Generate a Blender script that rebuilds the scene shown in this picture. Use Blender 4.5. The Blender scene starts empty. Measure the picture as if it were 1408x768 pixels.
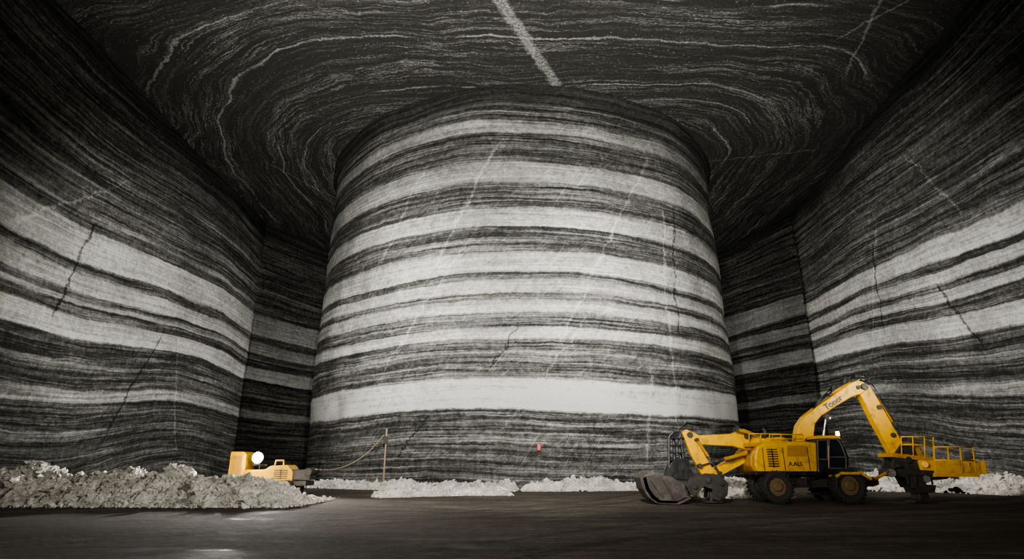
import bpy, bmesh, math, random
from mathutils import Vector, Matrix, noise
random.seed(4)
S = bpy.context.scene
COL = S.collection
H = 36.0
CAMZ = 1.7
PITCH = math.radians(17.8)
FPX = 797.0

# ------------------------------------------------------------------ node helpers
class NT:
    def __init__(s, name):
        s.m = bpy.data.materials.new(name); s.m.use_nodes = True
        s.t = s.m.node_tree; s.t.nodes.clear()
        s.out = s.n('ShaderNodeOutputMaterial'); s.b = s.n('ShaderNodeBsdfPrincipled')
        s.t.links.new(s.b.outputs[0], s.out.inputs[0])
    def n(s, t): return s.t.nodes.new(t)
    def put(s, sock, v):
        if v is None: return
        if isinstance(v, bpy.types.NodeSocket): s.t.links.new(v, sock)
        else: sock.default_value = v
    def math(s, op, a, b=None, c=None, clamp=False):
        n = s.n('ShaderNodeMath'); n.operation = op; n.use_clamp = clamp
        s.put(n.inputs[0], a); s.put(n.inputs[1], b); s.put(n.inputs[2], c)
        return n.outputs[0]
    def add(s, a, b): return s.math('ADD', a, b)
    def mul(s, a, b): return s.math('MULTIPLY', a, b)
    def sub(s, a, b): return s.math('SUBTRACT', a, b)
    def vmul(s, v, k):
        n = s.n('ShaderNodeVectorMath'); n.operation = 'MULTIPLY'
        s.put(n.inputs[0], v); n.inputs[1].default_value = k; return n.outputs[0]
    def obj(s): return s.n('ShaderNodeTexCoord').outputs['Object']
    def attr(s, name, fac=True):
        n = s.n('ShaderNodeAttribute'); n.attribute_name = name
        return n.outputs['Fac'] if fac else n.outputs['Vector']
    def sep(s, v):
        n = s.n('ShaderNodeSeparateXYZ'); s.put(n.inputs[0], v); return n.outputs
    def comb(s, x, y, z):
        n = s.n('ShaderNodeCombineXYZ'); s.put(n.inputs[0], x); s.put(n.inputs[1], y); s.put(n.inputs[2], z); return n.outputs[0]
    def noise(s, v, scale, detail=4, rough=.55, dist=0):
        n = s.n('ShaderNodeTexNoise'); s.put(n.inputs['Vector'], v)
        n.inputs['Scale'].default_value = scale; n.inputs['Detail'].default_value = detail
        n.inputs['Roughness'].default_value = rough; n.inputs['Distortion'].default_value = dist
        return n.outputs[0]
    def mapr(s, v, a, b, c=0., d=1., smooth=True):
        n = s.n('ShaderNodeMapRange'); n.interpolation_type = 'SMOOTHSTEP' if smooth else 'LINEAR'
        s.put(n.inputs[0], v)
        for i, x in enumerate((a, b, c, d)): s.put(n.inputs[1+i], x)
        return n.outputs[0]
    def ramp(s, f, stops, interp='LINEAR'):
        n = s.n('ShaderNodeValToRGB'); r = n.color_ramp; r.interpolation = interp
        s.put(n.inputs[0], f)
        while len(r.elements) < len(stops): r.elements.new(.5)
        for e, (p, c) in zip(r.elements, stops):
            e.position = p
            e.color = (c, c, c, 1) if isinstance(c, (int, float)) else (*c, 1)
        return n.outputs[0]
    def mix(s, f, a, b):
        n = s.n('ShaderNodeMix'); n.data_type = 'RGBA'
        s.put(n.inputs[0], f)
        for i, v in ((6, a), (7, b)):
            if isinstance(v, tuple): v = (*v[:3], 1)
            s.put(n.inputs[i], v)
        return n.outputs[2]
    def bump(s, h, strength, dist):
        n = s.n('ShaderNodeBump'); n.inputs['Strength'].default_value = strength
        n.inputs['Distance'].default_value = dist; s.put(n.inputs['Height'], h)
        s.t.links.new(n.outputs[0], s.b.inputs['Normal'])
    def seg(s, X, Y, p, q, w, wob):
        """mask of a thin vein running from p to q in surface metres"""
        dx, dy = q[0]-p[0], q[1]-p[1]; L = math.hypot(dx, dy); dx /= L; dy /= L
        rx = s.sub(X, p[0]); ry = s.sub(Y, p[1])
        al = s.add(s.mul(rx, dx), s.mul(ry, dy))
        ac = s.math('ABSOLUTE', s.add(s.add(s.mul(rx, -dy), s.mul(ry, dx)), wob))
        m = s.mapr(ac, w*.4, w, 1, 0)
        e = s.mapr(s.math('ABSOLUTE', s.sub(al, L/2)), L/2-L*.15, L/2, 1, 0)
        return s.mul(m, e)

def rock_material(name, bands, base=.12, cracks=(), veins=(), strength=1.0, scratch=.5, hs=1.0, gr=1.0):
    """bands: (z_low, z_high, brightness) of the salt strata in metres"""
    t = NT(name)
    o = t.obj(); st = t.attr('strata'); sx, sy, _ = t.sep(t.attr('surf', False))
    wob = t.mul(t.sub(t.noise(t.vmul(o, (.10, .10, .30)), 1, 4, .55), .5), .8)
    wob2 = t.mul(t.sub(t.noise(t.vmul(o, (.9, .9, 2.2)), 1, 9, .8), .5), .36)
    z = t.add(t.add(st, wob), wob2)
    stops = [(0, base)]
    for a, b, v in sorted(bands):
        tr = .045
        stops += [((a-tr)/H, base), ((a+tr)/H, v), ((b-tr*2)/H, v*.90), ((b+tr)/H, base)]
    half = 1+4*7
    v = t.sep(t.ramp(t.math('DIVIDE', z, H), stops[:half]))[0]
    if len(stops) > half:
        v2 = t.sep(t.ramp(t.math('DIVIDE', z, H), [(0, base)]+stops[half:]))[0]
        v = t.math('MAXIMUM', v, v2)
    v0 = v
    xo, yo, zo = t.sep(o)
    fine = t.noise(t.comb(t.mul(xo, .05*hs), t.mul(yo, .05*hs), t.mul(z, 2.6)), 1, 5, .7)
    fine2 = t.noise(t.comb(t.mul(xo, .10*hs), t.mul(yo, .10*hs), t.mul(z, 7.5)), 1, 5, .7)
    lam = t.add(t.mul(t.mapr(fine, .46, .54), .28), t.mul(t.mapr(fine2, .50, .57), .26))
    lam = t.sub(lam, .26)
    lam = t.sub(lam, t.mul(t.mapr(fine2, .43, .37), .18))
    lam = t.mul(lam, t.mapr(v0, .4, .9, 1, .45))
    v = t.add(v, t.mul(lam, strength))
    mot = t.noise(t.vmul(o, (1.5, 1.5, 1.9)), 1, 6, .7)
    v = t.add(v, t.mul(t.sub(mot, .5), .6*gr))
    grain = t.noise(o, 3.0, 12, .92)
    v = t.add(v, t.mul(t.sub(grain, .5), 1.7*gr))
    big = t.noise(t.vmul(o, (.12, .12, .12)), 1, 4, .6)
    v = t.mul(v, t.mapr(big, .3, .7, .80, 1.12, False))
    for ang, sd in ((50, 0), (38, 7.3), (60, 11.)):
        a = math.radians(ang); c, s_ = math.cos(a), math.sin(a)
        al = t.add(t.mul(sx, c), t.mul(sy, s_)); ac = t.add(t.mul(sx, -s_), t.mul(sy, c))
        sc = t.noise(t.comb(t.mul(al, .10), t.mul(ac, 5.5), sd), 1, 4, .6)
        v = t.add(v, t.mul(t.mapr(sc, .63, .69), .20*scratch))
        v = t.sub(v, t.mul(t.mapr(sc, .37, .31), .14*scratch))
    w = t.mul(t.sub(t.noise(o, .5, 9, .8), .5), 2.4)
    for p, q, wd in veins: v = t.add(v, t.mul(t.seg(sx, sy, p, q, wd, w), .24))
    for p, q, wd in cracks: v = t.sub(v, t.mul(t.seg(sx, sy, p, q, wd, w), .45))
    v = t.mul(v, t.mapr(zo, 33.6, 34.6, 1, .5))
    v = t.math('MAXIMUM', v, 0.0, clamp=True)
    c = t.ramp(v, [(0, (.024, .024, .0225)), (.2, (.070, .069, .064)), (.45, (.19, .188, .174)), (.75, (.48, .47, .44)), (1, (.82, .81, .765))])
    t.put(t.b.inputs['Base Color'], c)
    t.b.inputs['Roughness'].default_value = .85
    t.b.inputs['Specular IOR Level'].default_value = .15
    t.bump(t.add(t.add(grain, mot), t.mul(fine2, .4)), .85, .32)
    return t.m

def simple(name, col, rough=.5, metal=0., dirt=.35, dcol=(.12, .10, .08), scale=3., bump=.0, coat=0):
    t = NT(name); o = t.obj()
    n = t.noise(o, scale, 7, .65)
    c = t.mix(t.mapr(n, .48, .72, 0, dirt), tuple(col), tuple(dcol))
    t.put(t.b.inputs['Base Color'], c)
    t.put(t.b.inputs['Roughness'], t.mapr(n, .3, .7, rough*.8, min(1, rough*1.3)))
    t.b.inputs['Metallic'].default_value = metal
    t.b.inputs['Coat Weight'].default_value = coat
    if bump: t.bump(n, bump, .05)
    return t.m

def emis(name, col, e):
    t = NT(name); t.b.inputs['Base Color'].default_value = (*col, 1)
    t.b.inputs['Emission Color'].default_value = (*col, 1); t.b.inputs['Emission Strength'].default_value = e
    return t.m

YEL = simple('yellow_paint', (.64, .34, .001), .42, 0, .7, (.18, .09, .006), 2.6, coat=.15)
YEL2 = simple('ochre_worn_paint', (.40, .195, .002), .5, 0, .6, (.10, .06, .02), 4)
BLK = simple('black_paint', (.012, .012, .012), .4, 0, .4, (.05, .045, .04), 4)
RUB = simple('tyre_rubber', (.016, .015, .014), .85, 0, .6, (.06, .052, .045), 5, .4)
STL = simple('dark_steel', (.045, .041, .036), .5, .4, .6, (.10, .08, .065), 5, .3)
BUC = simple('worn_bucket_steel', (.055, .047, .04), .5, .4, .7, (.14, .115, .09), 3, .4)
HUB = simple('dusty_hub_paint', (.13, .085, .037), .6, 0, .7, (.06, .05, .04), 5)
CHR = simple('polished_rod', (.5, .5, .5), .25, 1., .1)
GLS = simple('tinted_glass', (.012, .015, .018), .06, 0, .15, (.05, .05, .05), 2)
RED = simple('red_paint', (.30, .002, .002), .45, 0, .2, (.12, .01, .01))
DRED = simple('dull_red_paint', (.20, .02, .012), .55, 0, .6, (.05, .03, .02), 5)
GRY = simple('grey_paint', (.12, .115, .105), .5, .1, .5, (.05, .045, .04))
PST = simple('rusty_post_paint', (.30, .23, .14), .6, 0, .5, (.10, .07, .05))
CAB = simple('cable_sheath', (.38, .31, .19), .6, 0, .3, (.2, .15, .09))
LAMP = emis('lamp_glass_lit', (1, .97, .92), 400)
BEAC = emis('beacon_lit', (1, .55, .2), 14)

# ------------------------------------------------------------------ mesh helpers
def link(name, me, mat=None, parent=None, smooth=False, loc=(0, 0, 0)):
    o = bpy.data.objects.new(name, me); COL.objects.link(o); o.location = loc
    if mat: me.materials.append(mat)
    if parent: o.parent = parent
    if smooth:
        for p in me.polygons: p.use_smooth = True
    return o
def fin(bm, name, mat, parent=None, bevel=0, smooth=False):
    bmesh.ops.recalc_face_normals(bm, faces=bm.faces)
    me = bpy.data.meshes.new(name); bm.to_mesh(me); bm.free()
    o = link(name, me, mat, parent, smooth)
    if bevel:
        m = o.modifiers.new('bevel', 'BEVEL'); m.width = bevel; m.segments = 2; m.limit_method = 'ANGLE'
    return o
def box(bm, c, s, rot=None):
    M = Matrix.Translation(c) @ (rot.to_4x4() if rot else Matrix()) @ Matrix.Diagonal((*s, 1))
    bmesh.ops.create_cube(bm, size=1, matrix=M)
def cyl(bm, p, q, r, r2=None, seg=16):
    p, q = Vector(p), Vector(q); d = q-p
    M = Matrix.Translation((p+q)/2) @ d.to_track_quat('Z', 'Y').to_matrix().to_4x4()
    bmesh.ops.create_cone(bm, cap_ends=True, segments=seg, radius1=r, radius2=r if r2 is None else r2, depth=d.length, matrix=M)
def pipe(bm, pts, r, seg=8):
    for a, b in zip(pts, pts[1:]): cyl(bm, a, b, r, seg=seg)
    for a in pts[1:-1]:
        bmesh.ops.create_uvsphere(bm, u_segments=seg, v_segments=6, radius=r, matrix=Matrix.Translation(a))
def prism(bm, pts, y0, y1):
    a = [bm.verts.new((x, y0, z)) for x, z in pts]; b = [bm.verts.new((x, y1, z)) for x, z in pts]
    n = len(pts); bm.faces.new(a); bm.faces.new(b[::-1])
    for i in range(n): bm.faces.new((a[i], b[i], b[(i+1) % n], a[(i+1) % n]))
def tag(o, label, cat, **k):
    o['label'] = label; o['category'] = cat
    for a, b in k.items(): o[a] = b
def empty(name, loc, label, cat, **k):
    e = bpy.data.objects.new(name, None); COL.objects.link(e); e.location = loc; e.empty_display_size = .5
    tag(e, label, cat, **k); return e

# ------------------------------------------------------------------ the cavern
PC = Vector((1.25, 70.7)); PR = 23.7

def grid_obj(name, rows, cols, fn, mat):
    vs, st, su = [], [], []
    for j in range(rows):
        for i in range(cols):
            p, s, u = fn(i, j); vs.append(p); st.append(s); su += [u[0], u[1], 0]
    fs = []
    for j in range(rows-1):
        for i in range(cols-1):
            a = j*cols+i; fs.append((a, a+1, a+cols+1, a+cols))
    me = bpy.data.meshes.new(name); me.from_pydata(vs, [], fs)
    a = me.attributes.new('strata', 'FLOAT', 'POINT'); a.data.foreach_set('value', st)
    b = me.attributes.new('surf', 'FLOAT_VECTOR', 'POINT'); b.data.foreach_set('vector', su)
    me.update()
    return link(name, me, mat, smooth=True)

def wall_noise(x, y, z):
    return noise.noise_vector(Vector((x*.06, y*.06, z*.045)))*.55 + noise.noise_vector(Vector((x*.3, y*.3, z*.22+9)))*.2

pillar_bands = [(31.1, 32.4, .76), (26.0, 28.1, .86), (24.6, 24.9, .5), (21.7, 23.5, .90), (17.4, 19.4, .93), (15.6, 16.7, .88),
                (13.9, 15.0, .88), (11.6, 12.6, .92), (5.9, 8.3, 1.12), (29.3, 29.6, .52), (20.3, 20.6, .55), (10.0, 10.5, .60), (33.6, 33.8, .4), (3.3, 3.7, .55)]
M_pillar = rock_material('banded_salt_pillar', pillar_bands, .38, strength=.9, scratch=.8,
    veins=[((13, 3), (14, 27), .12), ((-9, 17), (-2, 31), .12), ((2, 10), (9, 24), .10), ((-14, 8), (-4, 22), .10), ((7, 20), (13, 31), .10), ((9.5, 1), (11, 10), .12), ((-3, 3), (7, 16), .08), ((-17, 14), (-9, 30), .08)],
    cracks=[((14.5, 12), (15.5, 26), .10), ((-3, 9), (-.5, 13), .09), ((-11, 2), (-8, 6), .09)])
left_bands = [(18.0, 20.9, .86), (15.4, 17.0, .84), (14.4, 14.9, .68), (11.6, 13.5, .94), (6.5, 7.6, .76), (24.0, 24.8, .54),
              (21.8, 22.3, .54), (27.2, 27.5, .46), (30.5, 30.8, .44), (9.3, 9.7, .55), (4.2, 4.5, .5)]
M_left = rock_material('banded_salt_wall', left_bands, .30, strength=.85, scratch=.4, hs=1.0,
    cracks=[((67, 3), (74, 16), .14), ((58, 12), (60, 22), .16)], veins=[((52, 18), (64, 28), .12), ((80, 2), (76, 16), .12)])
right_bands = [(17.7, 19.6, .92), (15.9, 17.0, .86), (14.4, 15.3, .84), (11.4, 13.2, .96), (6.6, 7.7, .68), (22.8, 23.3, .54),
               (20.4, 20.8, .56), (26.2, 26.6, .46), (30.2, 30.5, .42), (9.3, 9.8, .6), (4.4, 4.8, .5)]
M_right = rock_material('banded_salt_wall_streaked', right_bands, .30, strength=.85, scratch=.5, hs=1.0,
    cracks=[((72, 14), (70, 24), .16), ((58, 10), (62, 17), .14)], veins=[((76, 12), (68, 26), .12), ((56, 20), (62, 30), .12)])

NA, NZ = 320, 110
def pil(i, j):
    a = 2*math.pi*i/(NA-1); z = -0.3+(H+.6)*j/(NZ-1)
    dx, dy = math.sin(a), math.cos(a)
    r = PR + .5*(1-z/H) - .15 + noise.noise(Vector((dx*3, dy*3, z*.12)))*.3 + noise.noise(Vector((dx*14, dy*14, z*.5)))*.10
    if z > 34.9: r += .45*min(1, (z-34.9)/.3)
    s = (a-math.pi)*-PR
    warp = .30*noise.noise(Vector((dx*1.6+5, dy*1.6, z*.05))) + .10*math.sin(a*5)
    return (dx*r, dy*r, z), z+warp, (s, z)
p = grid_obj('rock_pillar', NZ, NA, pil, M_pillar); p.location = (PC.x, PC.y, 0)
p['kind'] = 'structure'
tag(p, "huge round banded grey and white salt rock pillar", "rock pillar")

def wall(name, pts, mat, warpfn, step=.8):
    path = []; acc = 0
    for (a, b) in zip(pts, pts[1:]):
        a, b = Vector(a), Vector(b); L = (b-a).length; n = max(2, int(L/step))
        for k in range(n + (1 if b == Vector(pts[-1]) else 0)):
            q = a+(b-a)*k/n; path.append((q.x, q.y, acc+L*k/n))
        acc += L
    rows = 52
    def f(i, j):
        x, y, s = path[i]; z = -.4+(H+.9)*j/(rows-1)
        n = wall_noise(x, y, z)
        return (x+n.x, y+n.y, z), z+warpfn(x, y, z), (s, z)
    o = grid_obj(name, rows, len(path), f, mat)
    o['kind'] = 'structure'; return o
wall('wall_left', [(-34.6, -14), (-35.4, 36), (-36.9, 80)], M_left,
     lambda x, y, z: -(y-35)/40*1.7 + .7*math.sin(y*.16+.6) + .4*noise.noise(Vector((y*.07, z*.05, 3))))
wall('wall_right', [(33.0, -14), (35.3, 36), (39.4, 75)], M_right,
     lambda x, y, z: -(y-36)/40*2.8 + .45*math.sin(y*.14+2) + .4*noise.noise(Vector((y*.07, z*.05, 8))))
wall('wall_back', [(-36.9, 80), (-30.4, 91.5), (-18, 97), (20, 97), (34.3, 91.5), (39.4, 75)], M_left,
     lambda x, y, z: -1.9 + .7*math.sin(x*.15) + (-.8 if x > 0 else 0))
wall('wall_front', [(-34.6, -14), (33.0, -14)], M_left, lambda x, y, z: 0)

# ceiling
def ceil_s(x, y):
    pw = 3.4 if x < 1 else 5.
    d = (abs((x-1)/34)**pw + abs((y-74)/31)**pw)**(1/pw)
    fold = 2.0*abs(noise.noise(Vector((x*.05+3, y*.05, 1)))) - 1.6*abs(noise.noise(Vector((x*.09, y*.09, 7))))
    return 32*d + 2.0*noise.noise(Vector((x*.045, y*.045, 1))) + fold + .4*noise.noise(Vector((x*.2, y*.2, 5)))
t = NT('folded_strata_ceiling'); o = t.obj(); st = t.attr('strata'); xo, yo, zo = t.sep(o)
w1 = t.mul(t.sub(t.noise(o, .35, 8, .68), .5), 1.3)
sz = t.add(st, w1)
n1 = t.noise(t.comb(t.mul(xo, .03), t.mul(yo, .03), t.mul(sz, .95)), 1, 7, .78)
rid = t.mapr(t.math('ABSOLUTE', t.sub(n1, .5)), .003, .022, 1, 0)
n2 = t.noise(t.comb(t.mul(xo, .06), t.mul(yo, .06), t.mul(sz, .35)), 1, 3, .5)
n3 = t.noise(t.comb(t.mul(xo, .10), t.mul(yo, .10), t.mul(sz, 3.2)), 1, 6, .75)
gr = t.noise(o, 4, 11, .92)
grm = t.mapr(gr, .43, .54, .15, 1.25, False)
v = t.add(t.mul(t.mul(rid, t.mapr(n2, .40, .56, .2, 1)), .60), t.mul(t.mapr(n3, .50, .60), .20))
v = t.mul(v, grm)
w = t.mul(t.sub(t.noise(o, .6, 8, .75), .5), 1.8)
brk = t.noise(t.vmul(o, (.09, .09, .09)), 1, 4, .6)
for s0, wd, ph in ((22.5, .12, 0), (25.5, .1, 1), (28.3, .16, 1), (34.5, .16, 0), (39.5, .14, 1)):
    m = t.mapr(t.math('ABSOLUTE', t.sub(sz, s0)), wd*.3, wd, 1, 0)
    bk = t.mapr(brk, .44, .54, 0, 1) if ph else t.mapr(brk, .56, .46, 0, 1)
    v = t.add(v, t.mul(t.mul(t.mul(m, bk), grm), .65))
v = t.add(v, t.mul(t.mul(t.seg(xo, yo, (-3.5, 31), (5.2, 48.6), .66, t.mul(w, .7)), t.mapr(gr, .46, .53, .15, 1)), .85))
for pp, qq, wd in (((28, 34), (31, 46), .13), ((33, 33), (27, 41), .12), ((-30, 60), (-20, 78), .12), ((20, 62), (36, 58), .1)):
    v = t.add(v, t.mul(t.seg(xo, yo, pp, qq, wd, w), .4))
vo = t.n('ShaderNodeTexVoronoi'); t.put(vo.inputs['Vector'], o); vo.inputs['Scale'].default_value = 1.6
v = t.add(v, t.mul(t.mapr(vo.outputs['Distance'], .08, .16, 1, 0), .38))
v = t.add(v, t.mul(t.sub(gr, .43), 1.0))
v = t.math('MAXIMUM', v, 0.0, clamp=True)
c = t.ramp(v, [(0, (.050, .050, .046)), (.15, (.092, .091, .084)), (.5, (.30, .297, .275)), (1, (.76, .75, .71))])
t.put(t.b.inputs['Base Color'], c); t.b.inputs['Roughness'].default_value = .8
t.b.inputs['Specular IOR Level'].default_value = .2
t.bump(t.add(gr, t.mul(n3, .5)), .8, .3)
NX, NY = 110, 150
def ce(i, j):
    x = -42+86*i/(NX-1); y = -18+120*j/(NY-1)
    return (x, y, H + .08*noise.noise(Vector((x*.08, y*.08, 2)))), ceil_s(x, y), (x, y)
c_ = grid_obj('ceiling', NY, NX, ce, t.m); c_['kind'] = 'structure'

# floor
t = NT('packed_mine_floor'); o = t.obj(); xo, yo, zo = t.sep(o)
n1 = t.noise(t.vmul(o, (.3, .6, 1)), 1, 8, .7); n2 = t.noise(o, 3.5, 11, .9)
n3 = t.noise(t.vmul(o, (.25, 2.0, 1)), 1, 7, .75, .8)
f = t.add(t.add(t.mul(n1, .3), t.mul(n3, .25)), t.mul(n2, .45))
trk = None
for cx, cy, R in ((4, 62, 38.), (4, 62, 40.2), (26, -8, 33.), (26, -8, 35.1), (-40, 60, 52.), (-40, 60, 54.)):
    dd = t.math('SQRT', t.add(t.math('POWER', t.sub(xo, cx), 2), t.math('POWER', t.sub(yo, cy), 2)))
    dd = t.add(dd, t.mul(t.sub(n1, .5), .8))
    m = t.mapr(t.math('ABSOLUTE', t.sub(dd, R)), .16, .30, 1, 0)
    trk = m if trk is None else t.math('MAXIMUM', trk, m)
lug = t.mapr(t.math('SINE', t.mul(t.add(xo, yo), 16)), -.3, .3, .4, 1)
f2 = t.sub(f, t.mul(t.mul(trk, lug), .06))
c = t.ramp(f2, [(.38, (.036, .030, .023)), (.47, (.105, .088, .068)), (.53, (.19, .16, .125)), (.60, (.36, .31, .25))])
t.put(t.b.inputs['Base Color'], c)
wet = t.add(t.math('POWER', t.mul(t.add(xo, 6.2), .7), 2), t.math('POWER', t.mul(t.sub(yo, 12.8), .9), 2))
wet = t.mapr(t.add(wet, t.mul(n1, 3.)), 2.4, 1.5, 0, 1)
t.put(t.b.inputs['Roughness'], t.sub(t.mapr(n1, .34, .46, .60, .95), t.mul(wet, .25)))
t.b.inputs['Specular IOR Level'].default_value = .3
t.bump(t.sub(t.add(t.mul(n2, 1.4), t.add(n3, n1)), t.mul(t.mul(trk, lug), .6)), 1.0, .22)
def fl(i, j):
    x = -44+90*i/89; y = -18+120*j/119
    return (x, y, .04*noise.noise(Vector((x*.2, y*.2, 0)))-.03), 0, (x, y)
f_ = grid_obj('floor', 120, 90, fl, t.m); f_['kind'] = 'structure'

# ------------------------------------------------------------------ salt heaps
t = NT('crushed_salt'); o = t.obj()
n1 = t.noise(o, 1.2, 8, .7); n2 = t.noise(o, 9, 6, .75)
c = t.ramp(n1, [(.3, (.30, .275, .24)), (.48, (.55, .515, .46)), (.62, (.80, .765, .70))])
c = t.mix(t.mapr(n2, .52, .35, 0, .5), c, (.20, .18, .15))
t.put(t.b.inputs['Base Color'], c); t.b.inputs['Roughness'].default_value = .8
t.bump(t.add(n2, n1), .8, .08)
M_SALT = t.m

def heap(name, path, width, hfun, label, seed=0, cell=.14, chunks=400, csize=(.03, .12), lump=1.):
    path = [Vector(p) for p in path]
    Ls = [0]
    for a, b in zip(path, path[1:]): Ls.append(Ls[-1]+(b-a).length)
    T = Ls[-1]
    def at(s):
        s = max(0, min(T-1e-4, s))
        for k in range(len(path)-1):
            if s <= Ls[k+1]:
                d = (path[k+1]-path[k]).normalized(); return path[k]+d*(s-Ls[k]), Vector((-d.y, d.x))
    base = path[0].copy()
    def hz(s, v, q):
        e = max(0., min(1, min(s, T-s)/(width*.3)))
        rag = .16*noise.noise(Vector((q.x*.6, q.y*.6, seed+3)))+.10*noise.noise(Vector((q.x*2, q.y*2, seed)))
        r = 1-max(0., abs(v)+rag)**1.3
        h0 = hfun(q) if callable(hfun) else hfun*(.75+.6*noise.noise(Vector((q.x*.3, q.y*.3, seed+.5))))
        hh = h0*(1+.35*lump*noise.noise(Vector((q.x*.8, q.y*.8, seed))))
        z = hh*max(0, r)*e**.7
        k = min(1, z*3)
        z += k*(.16*noise.noise(Vector((q.x*1.7, q.y*1.7, seed+7)))+.24*abs(noise.noise(Vector((q.x*3., q.y*3., seed))))-.07+.11*noise.noise(Vector((q.x*7, q.y*7, 1))))
        return z-.06
    ns = int(T/cell); nw = int(width/cell)
    V, F = [], []
    for j in range(nw+1):
        for i in range(ns+1):
            s = T*i/ns; v = -1+2*j/nw; c, n = at(s); q = c+n*v*width/2
            V.append((q.x-base.x, q.y-base.y, hz(s, v, q)))
    for j in range(nw):
        for i in range(ns):
            a = j*(ns+1)+i; F.append((a, a+1, a+ns+2, a+ns+1))
    rnd = random.Random(seed)
    oct_ = [Vector(p) for p in ((1, 0, 0), (-1, 0, 0), (0, 1, 0), (0, -1, 0), (0, 0, 1), (0, 0, -1), (.6, .6, .5), (-.6, .5, -.5))]
    of = [(0, 2, 6), (2, 4, 6), (4, 0, 6), (2, 1, 4), (1, 3, 4), (3, 0, 4), (2, 0, 5), (1, 2, 7), (2, 5, 7), (5, 1, 7), (3, 1, 5), (0, 3, 5)]
    for k in range(chunks):
        s = rnd.uniform(0, T); v = max(-1.15, min(1.1, rnd.gauss(-.15, .5))); c, n = at(s); q = c+n*v*width/2
        r = rnd.uniform(*csize)*(1 if rnd.random() > .08 else 2.2)
        z = max(hz(s, v, q), 0)
        R = Matrix.Rotation(rnd.random()*6, 3, Vector((rnd.random(), rnd.random(), rnd.random()+.1)).normalized()) @ Matrix.Diagonal((1.2, rnd.uniform(.6, 1), rnd.uniform(.5, .9)))
        b0 = len(V)
        for w_ in oct_:
            u = R @ (w_*rnd.uniform(.75, 1.2))*r
            V.append((u.x+q.x-base.x, u.y+q.y-base.y, u.z+z+r*.25))
        F += [(a+b0, b+b0, c2+b0) for a, b, c2 in of]
    me = bpy.data.meshes.new(name); me.from_pydata(V, [], F); me.update()
    o = link(name, me, M_SALT); o.location = (base.x, base.y, 0)
    tag(o, label, "salt pile", kind="stuff")
    return o
PROF = [(-32, 1.4), (-26, 1.35), (-25.3, 1.85), (-23.8, 1.7), (-22.3, 1.1), (-20.5, 1.3), (-19, 1.5), (-17, 1.6), (-14.9, 1.2), (-13.1, 1.1), (-11.6, .95), (-10.5, .5), (-9.4, 0.1)]
def hmain(q):
    for (a, ha), (b, hb) in zip(PROF, PROF[1:]):
        if a <= q.x <= b: return ha+(hb-ha)*(q.x-a)/(b-a)
    return PROF[0][1] if q.x < -20 else .1
heap('salt_pile', [(-31, 33), (-22, 31), (-14, 30.6), (-9.4, 30.5)], 7.0, hmain, "long rough pile of crushed white salt on the mine floor", 3, .11, 10000, (.025, .10))
def parc(a0, a1, r, n=14):
    return [(PC.x+r*math.sin(math.radians(a0+(a1-a0)*k/n)), PC.y-r*math.cos(math.radians(a0+(a1-a0)*k/n))) for k in range(n+1)]
heap('salt_pile', parc(-58, -1.8, 25.9), 2.5, .72, "low ragged bank of loose salt against the pillar foot", 11, .13, 4500, (.03, .13), 1.2)
heap('salt_pile', parc(-1.2, 52, 25.9), 2.5, .80, "low bank of loose salt lumps along the pillar base", 17, .13, 4500, (.03, .13), 1.2)
heap('salt_pile', [(25.5, 46), (30, 42), (32.8, 37)], 3.0, 1.2, "bank of salt rubble at the foot of the wall", 23, .15, 1500, (.03, .13), 1.4)
heap('salt_pile', [(10.8, 35.5), (13, 35.8), (15.8, 35.6)], 3.0, 1.35, "small heap of salt rubble behind the excavator", 31, .13, 900, (.03, .12), 1.4)
heap('salt_pile', [(-8, 35.5), (-4, 37.5), (0, 38.0)], 1.4, .5, "thin spill of salt lumps across the floor", 29, .12, 1200, (.03, .09), 1.6)

# ------------------------------------------------------------------ excavator
VX, VY = 14.6, 30.3
def D(px, py, off=-1.2):
    """profile sheet of the machine -> local metres, off = lateral offset of the profile plane"""
    fwd = VY+off
    z = fwd*math.tan(PITCH+math.atan((384-py)/FPX))
    x = (px-704)/FPX*(fwd*math.cos(PITCH)+z*math.sin(PITCH))
    return x-VX, z+CAMZ
def DP(pts, off): return [D(a, b, off) for a, b in pts]
def D3(px, py, off): x, z = D(px, py, off); return Vector((x, off, z))

EX = empty('wheeled_excavator', (VX, VY, 0), "yellow wheeled mining excavator with raised boom and work basket", "excavator")

def part(name, mat, builder, parent=EX, bevel=.02, smooth=False, label=None):
    bm = bmesh.new(); builder(bm); o = fin(bm, name, mat, parent, bevel, smooth)
    if label: o['label'] = label
    return o

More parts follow.
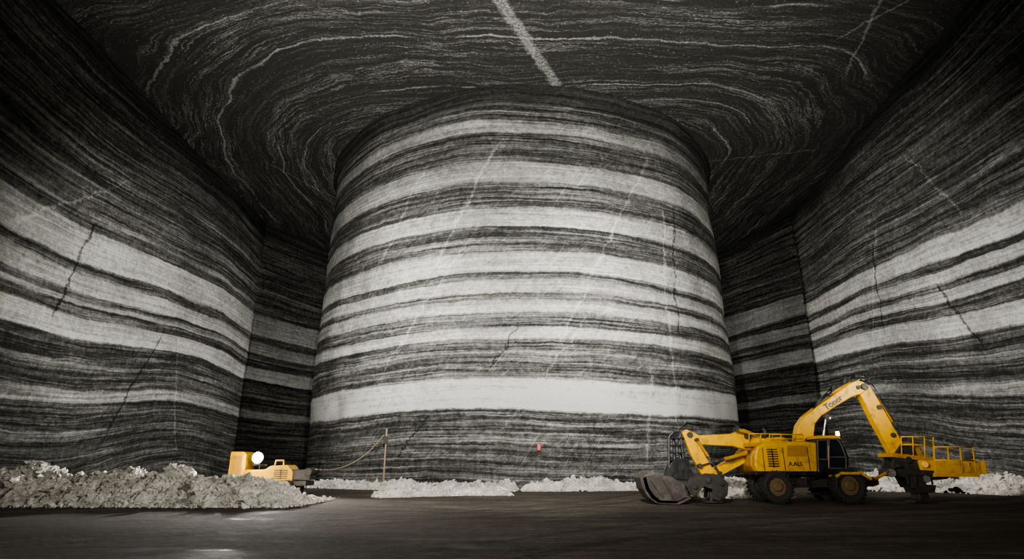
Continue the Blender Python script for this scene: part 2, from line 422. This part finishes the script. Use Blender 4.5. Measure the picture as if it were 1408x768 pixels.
def wheel(px, off, R=.70, w=.52):
    x, _ = D(px, 690, -1.2)
    def tyre(bm):
        prof = [(R*.58, -w*.42), (R*.80, -w*.5), (R*.95, -w*.46), (R, -w*.3), (R, w*.3), (R*.95, w*.46), (R*.80, w*.5), (R*.58, w*.42)]
        N = 40; rings = []
        for k in range(N):
            a = 2*math.pi*k/N; rings.append([bm.verts.new((r*math.cos(a), y, r*math.sin(a))) for r, y in prof])
        for k in range(N):
            A, B = rings[k], rings[(k+1) % N]
            for m in range(len(prof)): bm.faces.new((A[m], B[m], B[(m+1) % len(prof)], A[(m+1) % len(prof)]))
        for k in range(24):
            a = 2*math.pi*k/24
            for sgn in (-1, 1):
                c = Vector((math.cos(a+sgn*.07)*R*.985, sgn*w*.26, math.sin(a+sgn*.07)*R*.985))
                box(bm, c, (.08, w*.5, .08), Matrix.Rotation(-a, 3, 'Y') @ Matrix.Rotation(sgn*.35, 3, 'X'))
    o = part('wheel', RUB, tyre, bevel=0); o.location = (x, off, R+.03)
    def hub(bm):
        cyl(bm, (0, -w*.34, 0), (0, w*.34, 0), R*.56, seg=28)
        cyl(bm, (0, -w*.52, 0), (0, -w*.34, 0), R*.24, R*.32, seg=20)
        cyl(bm, (0, w*.52, 0), (0, w*.34, 0), R*.24, R*.32, seg=20)
        for k in range(10):
            a = 2*math.pi*k/10
            for sg in (-1, 1): cyl(bm, (math.cos(a)*R*.44, sg*w*.34, math.sin(a)*R*.44), (math.cos(a)*R*.44, sg*w*.42, math.sin(a)*R*.44), .035, seg=6)
    part('wheel_hub', HUB, hub, o, bevel=.01)
    return o
wheel(1070, -1.2, .72, .56); wheel(1169, -1.2, .78, .60); wheel(1076, .85, .72, .56); wheel(1169, .85, .78, .60)

def chassis(bm):
    x0, _ = D(1052, 670, 0); x1, _ = D(1192, 670, 0)
    prism(bm, [(x0, .85), (x0+.25, 1.1), (x1-.2, 1.1), (x1, .9), (x1-.5, .7), (x0+.5, .7)], -.62, .62)
    for px, R in ((1070, .72), (1169, .78)):
        x = D(px, 690, -1.2)[0]; cyl(bm, (x, -1.25, R), (x, .9, R), .16); box(bm, (x, 0, R), (.5, .7, .45))
    box(bm, (D(1102, 690, -1.2)[0], -.85, .92), (.9, .5, .42)); box(bm, (D(1102, 690, -1.2)[0], .75, .92), (.9, .4, .42))
part('chassis', STL, chassis)
xc = D(1105, 650, 0)[0]
part('slew_ring', BLK, lambda bm: cyl(bm, (xc, 0, 1.05), (xc, 0, 1.34), .75, seg=36))
part('fender', YEL, lambda bm: prism(bm, DP([(1144, 653), (1152, 648), (1180, 648), (1194, 656), (1194, 660), (1180, 652), (1153, 652), (1145, 657)], -1.2), -1.5, -.85))
for z in (.45, .75):
    part('step', STL, lambda bm: box(bm, (D(1118, 668, -1.2)[0], -1.15, z), (.5, .35, .05)))

def house(bm):
    prism(bm, DP([(1037, 622), (1041, 613), (1050, 608), (1096, 606), (1122, 608), (1124, 651), (1060, 653), (1042, 650), (1037, 640)], -1.2), -1.28, 1.2)
body = part('body', YEL, house, bevel=.08)
part('counterweight', YEL2, lambda bm: prism(bm, DP([(1032, 625), (1037, 617), (1046, 615), (1048, 652), (1038, 648), (1032, 640)], -1.2), -1.2, 1.15), body, bevel=.08)
part('engine_hood', YEL, lambda bm: prism(bm, DP([(1044, 609), (1049, 601), (1078, 600), (1086, 607)], -.9), -.95, .6), body, bevel=.05)
x0, z0 = D(1052, 616, -1.3); x1, z1 = D(1074, 645, -1.3)
part('grille', BLK, lambda bm: ([box(bm, ((x0+x1)/2, -1.30, z1+.15+(z0-z1-.2)*k/7), ((x1-x0)*.8, .04, .05)) for k in range(8)], box(bm, ((x0+x1)/2, -1.285, (z0+z1)/2+.02), (.05, .03, z0-z1-.1))), body, bevel=0)
for px in (1050, 1078, 1112):
    part('panel_gap', BLK, lambda bm: box(bm, (D(px, 630, -1.3)[0], -1.285, (z0+z1)/2), (.03, .02, z0-z1+.1)), body, bevel=0)
part('access_door', YEL2, lambda bm: (prism(bm, DP([(1082, 612), (1109, 612), (1109, 627), (1082, 627)], -1.3), -1.31, -1.27), box(bm, D3(1105, 620, -1.32), (.05, .03, .14))), body, bevel=.01)
part('skirt', BLK, lambda bm: box(bm, (D(1082, 651, -1.3)[0], -1.2, D(1082, 650, -1.3)[1]), (2.9, .22, .18)), body, bevel=.01)
def text(s, loc, size, mat, parent, rot=0, ext=.006):
    cu = bpy.data.curves.new('lettering', 'FONT'); cu.body = s; cu.size = size; cu.extrude = ext
    cu.align_x = 'CENTER'; cu.align_y = 'CENTER'; cu.offset = size*.014
    tmp = bpy.data.objects.new('lettering', cu); COL.objects.link(tmp)
    dg = bpy.context.evaluated_depsgraph_get(); me = bpy.data.meshes.new_from_object(tmp.evaluated_get(dg))
    bpy.data.objects.remove(tmp)
    o = link('lettering', me, mat, parent); o.location = loc
    o.rotation_euler = (math.pi/2, -rot, 0)
    return o
a = D(1094, 637.5, -1.3); text("A.ALS", (a[0], -1.29, a[1]), .26, BLK, body, 0, .008)
def rail(name, segs, r=.028, parent=EX, mat=YEL):
    return part(name, mat, lambda bm: [pipe(bm, [Vector(p) for p in s], r, 8) for s in segs], parent, bevel=0, smooth=True)
for off in (-1.1, .9):
    rail('handrail', [[D3(px, 609, off), D3(px, 597, off)] for px in (1058, 1074, 1090, 1104)]+[[D3(1058, 597, off), D3(1104, 597, off)], [D3(1058, 603, off), D3(1104, 603, off)]], .025, body)
part('exhaust_stack', STL, lambda bm: (cyl(bm, D3(1052, 604, .4), D3(1052, 592, .4), .08), cyl(bm, D3(1052, 592.5, .4), D3(1049, 589, .4), .08)), body, bevel=0)

cabp = [(1122, 604), (1126, 600), (1150, 600), (1157, 607), (1166, 628), (1166, 646), (1160, 650), (1124, 650)]
cab = part('cab', BLK, lambda bm: prism(bm, DP(cabp, -1.3), -1.36, -.25), EX, bevel=.05)
def win(name, pts, off, thick):
    return part(name, GLS, lambda bm: prism(bm, DP(pts, off), off-thick, off+thick), cab, bevel=.015)
win('window', [(1125, 606), (1138, 604), (1138, 630), (1126, 630)], -1.365, .02)
win('window', [(1141, 604), (1150, 604), (1155, 610), (1162, 629), (1162, 642), (1141, 642)], -1.365, .02)
part('door_frame', GRY, lambda bm: [pipe(bm, [D3(*p, -1.4) for p in pl], .03, 6) for pl in ([(1140, 603), (1150.5, 603), (1156, 609.5), (1163.5, 629), (1163.5, 643.5), (1140, 643.5), (1140, 603)], [(1124, 605), (1138, 604), (1138, 631), (1125, 631), (1124, 605)], [(1140, 628), (1163, 628)])], cab, bevel=0)
def wsh(bm):
    pts = [(1151.5, 602.5), (1157.8, 609), (1166.5, 628), (1166.5, 640)]; rows = []
    for a in pts:
        A = D3(*a, -1.3); rows.append((bm.verts.new((A.x+.02, -1.28, A.z)), bm.verts.new((A.x+.02, -.33, A.z))))
    for A, B in zip(rows, rows[1:]): bm.faces.new((A[0], B[0], B[1], A[1]))
part('windscreen', GLS, wsh, cab, bevel=0)
part('roof', YEL, lambda bm: prism(bm, DP([(1121, 603), (1124, 598.5), (1151, 598.5), (1156, 604), (1150, 602)], -1.3), -1.4, -.22), cab, bevel=.02)
part('handle', YEL, lambda bm: pipe(bm, [D3(1139.5, 612, -1.45), D3(1139.5, 642, -1.45)], .02), cab, bevel=0)
def beac(bm):
    p = D3(1152, 598, -.8); cyl(bm, p-Vector((0, 0, .02)), p+Vector((0, 0, .18)), .09, .07)
part('beacon', BEAC, beac, cab, bevel=0, label="lit orange warning beacon")

B0 = -.05
def pin(px, py, off, half, r, par):
    part('pin', STL, lambda bm: cyl(bm, D3(px, py, off)-Vector((0, half, 0)), D3(px, py, off)+Vector((0, half, 0)), r, seg=18), par, bevel=.01)
boom_pts = [(1096, 622), (1095, 600), (1098, 584), (1106, 572), (1122, 560), (1145, 544), (1168, 527), (1180, 522), (1190, 526), (1192, 534), (1186, 541), (1172, 545), (1150, 558), (1130, 571), (1121, 582), (1119, 596), (1121, 622)]
boom = part('boom', YEL, lambda bm: prism(bm, DP(boom_pts, B0-.25), B0-.27, B0+.27), EX, bevel=.05)
for a in ((1184, 532, .17), (1108, 606, .16), (1176, 533, .1)): pin(a[0], a[1], B0, .36, a[2], boom)
b0, b1 = D(1135, 565, B0-.3), D(1165, 545, B0-.3)
ang = math.atan2(b1[1]-b0[1], b1[0]-b0[0])
a = D(1146, 553, B0-.3); text("Toner", (a[0], B0-.28, a[1]), .44, BLK, boom, ang, .012)
stick_pts = [(1178, 536), (1178, 527), (1186, 524), (1196, 530), (1207, 548), (1226, 582), (1240, 606), (1246, 620), (1240, 630), (1230, 630), (1222, 616), (1202, 580), (1186, 548)]
stick = part('stick', YEL, lambda bm: prism(bm, DP(stick_pts, B0-.2), B0-.22, B0+.22), EX, bevel=.04)
for px, py in ((1237, 622), (1205, 560), (1224, 598)): pin(px, py, B0, .3, .12, stick)
def ram(p, q, off, parent, r=.1, f=.55):
    A, B = D3(*p, off), D3(*q, off); M = A+(B-A)*f
    o = part('hydraulic_cylinder', YEL2, lambda bm: (cyl(bm, A, M, r), cyl(bm, M-(B-A).normalized()*.06, M, r*1.15)), parent, bevel=0)
    part('piston_rod', CHR, lambda bm: cyl(bm, M, B, r*.5), o, bevel=0)
    for P in (A, B): part('rod_eye', STL, lambda bm: cyl(bm, P-Vector((0, .12, 0)), P+Vector((0, .12, 0)), r*1.2), o, bevel=0)
ram((1126, 640), (1136, 573), -.5, EX, .11, .6); ram((1126, 640), (1136, 573), .45, EX, .11, .6)
ram((1140, 541), (1185, 520), B0, EX, .10, .65)
ram((1203, 545), (1243, 603), B0+.05, EX, .09, .6)
for k, o_ in enumerate((-.18, -.08, .02, .12)):
    part('hydraulic_hose', BLK, lambda bm: pipe(bm, [D3(1112, 572, B0+o_), D3(1122, 557-k, B0+o_), D3(1144, 538-k*2, B0+o_), D3(1160, 527-k*2, B0+o_), D3(1176, 518-k, B0+o_), D3(1190, 519-k, B0+o_), D3(1202, 532, B0+o_), D3(1214, 552, B0+o_), D3(1230, 580, B0+o_)], .024, 6), boom, bevel=0, smooth=True)
part('work_lamp', BEAC, lambda bm: box(bm, D3(1140, 574, B0-.2), (.10, .10, .08)), boom, label="small lit work lamp")

def carriage(bm):
    for y in (B0-.45, B0+.33):
        prism(bm, DP([(1224, 622), (1232, 610), (1248, 612), (1256, 634), (1286, 641), (1300, 651), (1294, 658), (1268, 660), (1260, 670), (1246, 670), (1238, 656), (1222, 654), (1219, 640)], B0), y, y+.12)
    prism(bm, DP([(1216, 644), (1300, 646), (1302, 653), (1216, 654)], B0), B0-.5, B0+.5)
    prism(bm, DP([(1228, 626), (1246, 624), (1252, 640), (1232, 644)], B0), B0-.4, B0+.4)
    prism(bm, DP([(1250, 668), (1278, 666), (1276, 676), (1254, 677)], B0), B0-.5, B0+.5)
    cyl(bm, D3(1226, 650, B0-.62), D3(1226, 650, B0+.62), .2); cyl(bm, D3(1274, 658, B0-.62), D3(1274, 658, B0+.62), .17)
    for k in range(4): box(bm, D3(1248+k*11, 660, B0-.53), (.08, .06, .4))
att = part('attachment', STL, carriage, EX, bevel=.015)
for px, py, r in ((1240, 632, .16), (1262, 650, .12), (1288, 650, .12)): pin(px, py, B0, .56, r, att)
ram((1200, 660), (1236, 640), B0-.55, att, .07, .5)
def foot(bm):
    x0 = D(1250, 684, B0)[0]; x1 = D(1282, 684, B0)[0]
    prism(bm, [(x0, .0), (x1, .0), (x1-.1, .10), (x1-.35, .16), (x1-.4, .6), (x0+.35, .6), (x0+.3, .16), (x0+.05, .10)], B0-.35, B0+.35)
part('support_foot', STL, foot, att)
part('motor_housing', DRED, lambda bm: prism(bm, DP([(1194, 657), (1206, 655), (1208, 666), (1198, 669), (1193, 664)], B0-.3), B0-.40, B0+.1), att, bevel=.04, label="dull red motor housing")
part('deck', YEL2, lambda bm: prism(bm, DP([(1224, 622), (1282, 628), (1300, 648), (1296, 652), (1276, 634), (1224, 628)], B0-.45), B0-.55, B0+.6), att, bevel=.03)
part('tank', YEL2, lambda bm: prism(bm, DP([(1240, 608), (1262, 610), (1268, 627), (1240, 624)], B0-.3), B0-.4, B0+.3), att, bevel=.05)
part('pump_housing', YEL, lambda bm: (prism(bm, DP([(1262, 632), (1300, 634), (1302, 648), (1266, 646)], B0-.5), B0-.58, B0+.5), cyl(bm, D3(1272, 638, B0-.68), D3(1272, 638, B0-.5), .16)), att, bevel=.03)
for off in (-.6, .6):
    rail('handrail', [[D3(px, py, off), D3(px-1, 600, off)] for px, py in ((1240, 625), (1256, 627), (1272, 629), (1284, 631))]+[[D3(1239, 600, off), D3(1283, 600, off)], [D3(1240, 611, off), D3(1284, 612, off)]], .03, att)
def bask(bm):
    prism(bm, DP([(1284, 655), (1344, 655), (1345, 650), (1284, 650)], -.6), -.75, .75)
    for y in (-.78, .72):
        prism(bm, DP([(1284, 633), (1318, 633), (1322, 652), (1284, 652)], -.7), y, y+.06)
    a = D3(1340, 642, 0); box(bm, (a.x, 0, a.z), (.05, 1.45, .62))
basket = part('work_basket', YEL, bask, att, bevel=.01)
rs = []
for off in (-.72, .72):
    for a_, b_ in (((1286, 652), (1284, 613)), ((1306, 652), (1303, 614)), ((1324, 652), (1320, 615)), ((1343, 652), (1337, 614))): rs.append([D3(*a_, off), D3(*b_, off)])
    rs += [[D3(1284, 614, off), D3(1337, 614, off)], [D3(1285, 632, off), D3(1340, 633, off)]]
rs += [[D3(1337, 614, -.72), D3(1337, 614, .72)], [D3(1340, 633, -.72), D3(1340, 633, .72)], [D3(1284, 613, -.72), D3(1284, 613, .72)]]
rail('guard_rail', rs, .034, basket)
part('control_box', GRY, lambda bm: box(bm, D3(1328, 626, .55), (.35, .3, .4)), basket)

A0 = -.35
arm_pts = [(1052, 604), (1040, 596), (1022, 589), (1006, 596), (962, 598), (944, 590), (938, 594), (940, 603), (962, 611), (1008, 613), (1034, 620), (1050, 624)]
arm = part('loader_arm', YEL, lambda bm: prism(bm, DP(arm_pts, A0-.2), A0-.24, A0+.24), EX, bevel=.04)
part('arm_link', YEL, lambda bm: prism(bm, DP([(938, 596), (946, 591), (954, 598), (968, 625), (984, 652), (980, 662), (970, 662), (950, 626)], A0-.3), A0-.42, A0-.12), arm, bevel=.03)
part('arm_link', YEL, lambda bm: prism(bm, DP([(1046, 612), (1052, 622), (1030, 632), (985, 656), (966, 662), (964, 652), (1000, 632), (1030, 616)], A0+.1), A0-.1, A0+.3), arm, bevel=.03)
ram((1030, 622), (962, 640), A0-.5, EX, .09, .5)
ram((1012, 590), (1050, 600), A0-.5, EX, .08, .5)
ram((958, 604), (990, 650), A0-.6, EX, .07, .5)
for px, py, r in ((945, 598, .14), (976, 655, .16), (1024, 600, .13), (1044, 614, .15)): pin(px, py, A0, .5, r, arm)
for k in range(3):
    part('hydraulic_hose', BLK, lambda bm: pipe(bm, [D3(1046, 606, A0-.1*k), D3(1010, 586-k, A0-.1*k), D3(975, 588-k*2, A0-.1*k), D3(945, 582-k, A0-.1*k), D3(934, 590, A0-.1*k), D3(936, 612, A0-.1*k)], .024, 6), arm, bevel=0, smooth=True)
for off in (-1., .5):
    rail('handrail', [[D3(px, 610, off), D3(px, 596, off)] for px in (1030, 1046, 1062, 1074)]+[[D3(1030, 596, off), D3(1074, 596, off)]], .025, arm)
part('deck', YEL2, lambda bm: prism(bm, DP([(1026, 609), (1078, 607), (1078, 612), (1026, 614)], -1), -1.05, .6), arm, bevel=.01)
def gframe(bm):
    for off in (-.65, -.1):
        pipe(bm, [D3(920, 652, off), D3(920, 600, off), D3(926, 594, off), D3(935, 594, off), D3(943, 652, off)], .06)
    for px, a_, b_ in ((926, 600, 652), (934, 598, 652)):
        pipe(bm, [D3(px, a_, -.35), D3(px+3, b_, -.35)], .08)
    for py in (602, 612, 622, 632, 642):
        box(bm, D3(931, py, -.38), (.66, .7, .07))
    for y in (-.78, -.04):
        prism(bm, DP([(916, 644), (922, 634), (930, 630), (944, 632), (948, 646), (956, 660), (914, 658)], -.38), y, y+.07)
part('pipe_grab', BLK, gframe, arm, bevel=.01, label="black upright pipe-handling grab frame")
def scoop(bm):
    out = [(880, 656), (884, 672), (892, 684), (902, 691), (930, 692), (946, 684)]
    inn = [(942, 680), (928, 687), (904, 686), (896, 680), (889, 670), (885, 655)]
    prism(bm, DP(out+inn, -.9), -1.5, .5)
    for y in (-1.5, .44):
        prism(bm, DP([(880, 656), (884, 672), (892, 684), (902, 691), (930, 692), (946, 684), (942, 666), (922, 654), (900, 652)], y), y, y+.06)
    for k in range(6):
        p = D3(881, 656, -.9); y = -1.4+k*.36
        prism(bm, [(p.x-.05, p.z-.05), (p.x+.17, p.z-.05), (p.x+.03, p.z+.22), (p.x-.03, p.z+.22)], y, y+.12)
    for px0, py0, px1, py1 in ((894, 660, 912, 684), (912, 660, 926, 686)):
        a, b = D3(px0, py0, -1.52), D3(px1, py1, -1.52); a.y = b.y = -1.52; cyl(bm, a, b, .035, seg=6)
part('bucket', BUC, scoop, arm, bevel=.015, label="scraped dark steel bucket with teeth")
def jaw(bm):
    for y in (-.98, -.35, .2):
        prism(bm, DP([(944, 656), (966, 650), (986, 652), (997, 664), (996, 680), (984, 688), (974, 684), (976, 672), (964, 668), (956, 676), (946, 680), (940, 668)], -.5), y, y+.1)
    prism(bm, DP([(918, 652), (950, 648), (968, 658), (940, 668), (924, 662)], -.5), -.7, .0)
    for px, py in ((950, 668), (968, 660), (986, 664), (986, 680)):
        a = D3(px, py, -.4); cyl(bm, a-Vector((0, .7, 0)), a+Vector((0, .75, 0)), .11)
part('bucket_linkage', STL, jaw, arm, bevel=.015)
part('skid_foot', STL, lambda bm: (box(bm, (D(980, 688, -.5)[0], -.4, .06), (.8, .8, .10)), cyl(bm, (D(980, 688, -.5)[0], -.4, .08), (D(980, 688, -.5)[0], -.4, .5), .12)), arm)

# ------------------------------------------------------------------ lighting rig behind the pile
LX, LY = -14.9, 36.5
LR = empty('lighting_rig', (LX, LY, 0), "yellow mobile lighting rig with blazing floodlight behind the salt pile", "work light")
def part2(n, m, b, par=LR, **k): return part(n, m, b, par, **k)
part2('chassis', STL, lambda bm: (box(bm, (.3, 0, .72), (5.2, 1.5, .28)), box(bm, (-1, 0, .95), (1.6, 1.2, .3))))
part2('cabinet', YEL, lambda bm: prism(bm, [(-1.75, .85), (-.85, .85), (-.85, 2.35), (-1.05, 2.5), (-1.75, 2.5)], -.7, .7), bevel=.05)
part2('cabinet_door', YEL2, lambda bm: (box(bm, (-1.3, -.72, 1.65), (.65, .05, 1.2)), box(bm, (-1.1, -.76, 1.6), (.05, .05, .2))), bevel=.01)
part2('engine_cover', YEL, lambda bm: prism(bm, [(-.85, .85), (2.05, .85), (2.05, 1.35), (1.7, 1.75), (.7, 1.7), (.4, 1.5), (-.85, 1.45)], -.7, .7), bevel=.05)
part2('engine_grille', BLK, lambda bm: (box(bm, (1.35, -.715, 1.22), (.05, .03, .55)), [box(bm, (1.35, -.72, 1.0+.11*k), (.8, .04, .05)) for k in range(5)]), bevel=0)
part2('roll_bar', YEL, lambda bm: pipe(bm, [Vector((.9, -.6, 1.6)), Vector((.95, -.6, 2.0)), Vector((1.4, -.6, 2.0)), Vector((1.45, -.6, 1.6))], .05), bevel=0)
part2('rear_deck', STL, lambda bm: (box(bm, (2.5, 0, 1.2), (1.1, 1.2, .6)), cyl(bm, (2.9, -.62, 1.35), (2.9, .62, 1.35), .24)), bevel=.04)
for wx in (-1.4, 1.8):
    for wy in (-.85, .85):
        part2('wheel', RUB, lambda bm: cyl(bm, (wx, wy-.18, .45), (wx, wy+.18, .45), .45, seg=28), bevel=.06)
def head(bm):
    c = Vector((-.1, -.75, 2.15)); cyl(bm, c+Vector((0, .45, 0)), c, .2, .36, seg=24)
    cyl(bm, (-.1, -.3, .9), (-.1, -.3, 2.1), .06); box(bm, (-.1, -.3, 1.75), (.9, .08, .08))
fl_ = part2('floodlight', BLK, head, bevel=0)
part2('lamp_lens', LAMP, lambda bm: bmesh.ops.create_uvsphere(bm, u_segments=24, v_segments=12, radius=.28, matrix=Matrix.Translation((-.1, -.78, 2.15)) @ Matrix.Diagonal((1, .4, 1, 1))), fl_, bevel=0, smooth=True, label="glaring white lamp lens")

# ------------------------------------------------------------------ things on the pillar foot
def on_pillar(k):
    R = PR+.35
    a_ = 1+k*k; b_ = -2*(PC.x*k+PC.y); c_2 = PC.length_squared-R*R
    y = (-b_-math.sqrt(b_*b_-4*a_*c_2))/(2*a_); return Vector((k*y, y))
q = on_pillar(.0442); nrm = (q-PC).normalized()
RB = empty('emergency_box', (q.x+nrm.x*.25, q.y+nrm.y*.25, 2.75), "small red emergency box fixed to the rock pillar", "emergency box")
part('cabinet', RED, lambda bm: box(bm, (0, .0, .3), (.34, .22, .56)), RB, bevel=.03)
part('cabinet_door', RED, lambda bm: box(bm, (0, -.13, .3), (.28, .03, .48)), RB, bevel=.01)
part('handle', STL, lambda bm: box(bm, (.10, -.16, .3), (.03, .03, .12)), RB, bevel=0)
for z in (.1, .5): part('bracket', STL, lambda bm: box(bm, (0, .22, z), (.3, .34, .05)), RB, bevel=0)
q = on_pillar(-.203); nrm = (q-PC).normalized()
JB = empty('cable_post', (q.x+nrm.x*.5, q.y+nrm.y*.5, 0), "thin rusty steel cable post with junction box by the pillar", "cable post")
part('post', PST, lambda bm: (cyl(bm, (0, 0, 0), (0, 0, 4.6), .07), box(bm, (0, .15, 3.9), (.2, .3, .06))), JB, bevel=0)
part('junction_box', BLK, lambda bm: (box(bm, (0, -.12, 3.7), (.34, .2, .6)), box(bm, (.02, -.24, 3.7), (.24, .03, .45))), JB, bevel=.02)
bm = bmesh.new(); P0 = Vector((q.x+nrm.x*.8, q.y+nrm.y*.8, 4.1)); P1 = Vector((-11.6, 36.0, 1.5)); pts = []
for k in range(25):
    f = k/24; p_ = P0.lerp(P1, f); p_.z -= .85*4*f*(1-f); p_.z = max(p_.z, 1.0); pts.append(p_)
pipe(bm, pts, .032, 6); cb = fin(bm, 'power_cable', CAB, smooth=True)
tag(cb, "sagging pale brown power cable from lighting rig to post", "cable")

CR = empty('tool_crate', (11.5, 12.3, 0), "dark steel tool crate standing on the mine floor", "crate")
CR.rotation_euler = (0, 0, .25)
part('body', BLK, lambda bm: box(bm, (0, 0, .2), (1.5, .9, .40)), CR, bevel=.02)
part('lid', BLK, lambda bm: box(bm, (0, 0, .43), (1.56, .96, .07)), CR, bevel=.02)
part('handle', STL, lambda bm: pipe(bm, [Vector((-.2, -.44, .3)), Vector((-.2, -.54, .3)), Vector((.2, -.54, .3)), Vector((.2, -.44, .3))], .02), CR, bevel=0)

# ------------------------------------------------------------------ lights
def spot(name, loc, tgt, power, ang, blend=.9, col=(1, .985, .94), rad=.5):
    l = bpy.data.lights.new(name, 'SPOT'); l.energy = power; l.spot_size = math.radians(ang); l.spot_blend = blend
    l.color = col; l.shadow_soft_size = rad
    o = bpy.data.objects.new(name, l); COL.objects.link(o); o.location = loc
    o.rotation_euler = (Vector(tgt)-Vector(loc)).to_track_quat('-Z', 'Y').to_euler(); return o
spot('added_spot_pillar', (-1, 6, 12), (1, 47, 8), 86000, 68, 1)  # added key and side spots out of view, lighting the pillar
spot('added_spot_pillar', (24, 16, 9), (8, 50, 7), 12000, 44, 1)
spot('added_spot_pillar', (-25, 18, 9), (-8, 50, 7), 12000, 44, 1)
spot('added_spot_wall', (24.6, 4, 26), (-36, 60, 12), 330000, 35, 1)  # added high unseen spots, angled so the wall beams miss the excavator
spot('added_spot_wall', (-33, 4, 26), (38.5, 57, 12), 350000, 35, 1)
spot('added_spot_recess', (-24, 14, 14), (-31, 90, 14), 26000, 44, 1)  # added off-camera spots that lift the dark recesses
spot('added_spot_recess', (26, 14, 14), (35, 88, 14), 26000, 44, 1)
spot('added_spot_ceiling', (0, -2, 6), (0, 40, 36), 150000, 86, 1)  # unseen spot added to brighten the ceiling
spot('added_spot_machine', (-13, 6, 5), (14, 30, 2.5), 16000, 36, 1, (1, .96, .87), .5)  # added off-frame spots aimed at the excavator, no fixtures modelled
spot('added_spot_machine', (2, 6, 9), (15, 30, 2), 3500, 46, 1, (1, .96, .87), .5)
spot('added_spot_pile', (9, 8, 8), (-17, 31, 1), 22000, 40, 1, (1, .97, .91), .3)  # unseen side spot added for shadow relief on the salt pile
spot('added_spot_rubble', (6, 16, 9), (31, 42, 0), 9000, 24, 1, (1, .97, .91), .8)  # added spot so the rubble by the right wall reads, source unseen
spot('added_spot_floor', (0, -6, 7), (0, 27, 0), 9500, 84, 1, (1, .93, .83), .8)  # added spot behind the camera that brightens the floor
l = bpy.data.lights.new('lamp_light', 'SPOT'); l.energy = 9000; l.color = (1, .97, .92); l.shadow_soft_size = .15; l.spot_size = math.radians(165); l.spot_blend = .5
o = bpy.data.objects.new('lamp_light', l); COL.objects.link(o); o.parent = LR; o.location = (-.1, -1.0, 2.2); o.rotation_euler = (math.radians(-80), 0, 0)
W = bpy.data.worlds.new('world'); S.world = W; W.use_nodes = True
W.node_tree.nodes['Background'].inputs[1].default_value = 0.0
S.view_settings.look = 'AgX - Medium High Contrast'

# ------------------------------------------------------------------ camera
cd = bpy.data.cameras.new('camera'); cd.sensor_width = 36; cd.lens = 36*FPX/1408; cd.clip_end = 500
cam = bpy.data.objects.new('camera', cd); COL.objects.link(cam); cam.location = (0, 0, CAMZ)
cam.rotation_euler = (math.pi/2+PITCH, 0, 0); S.camera = cam
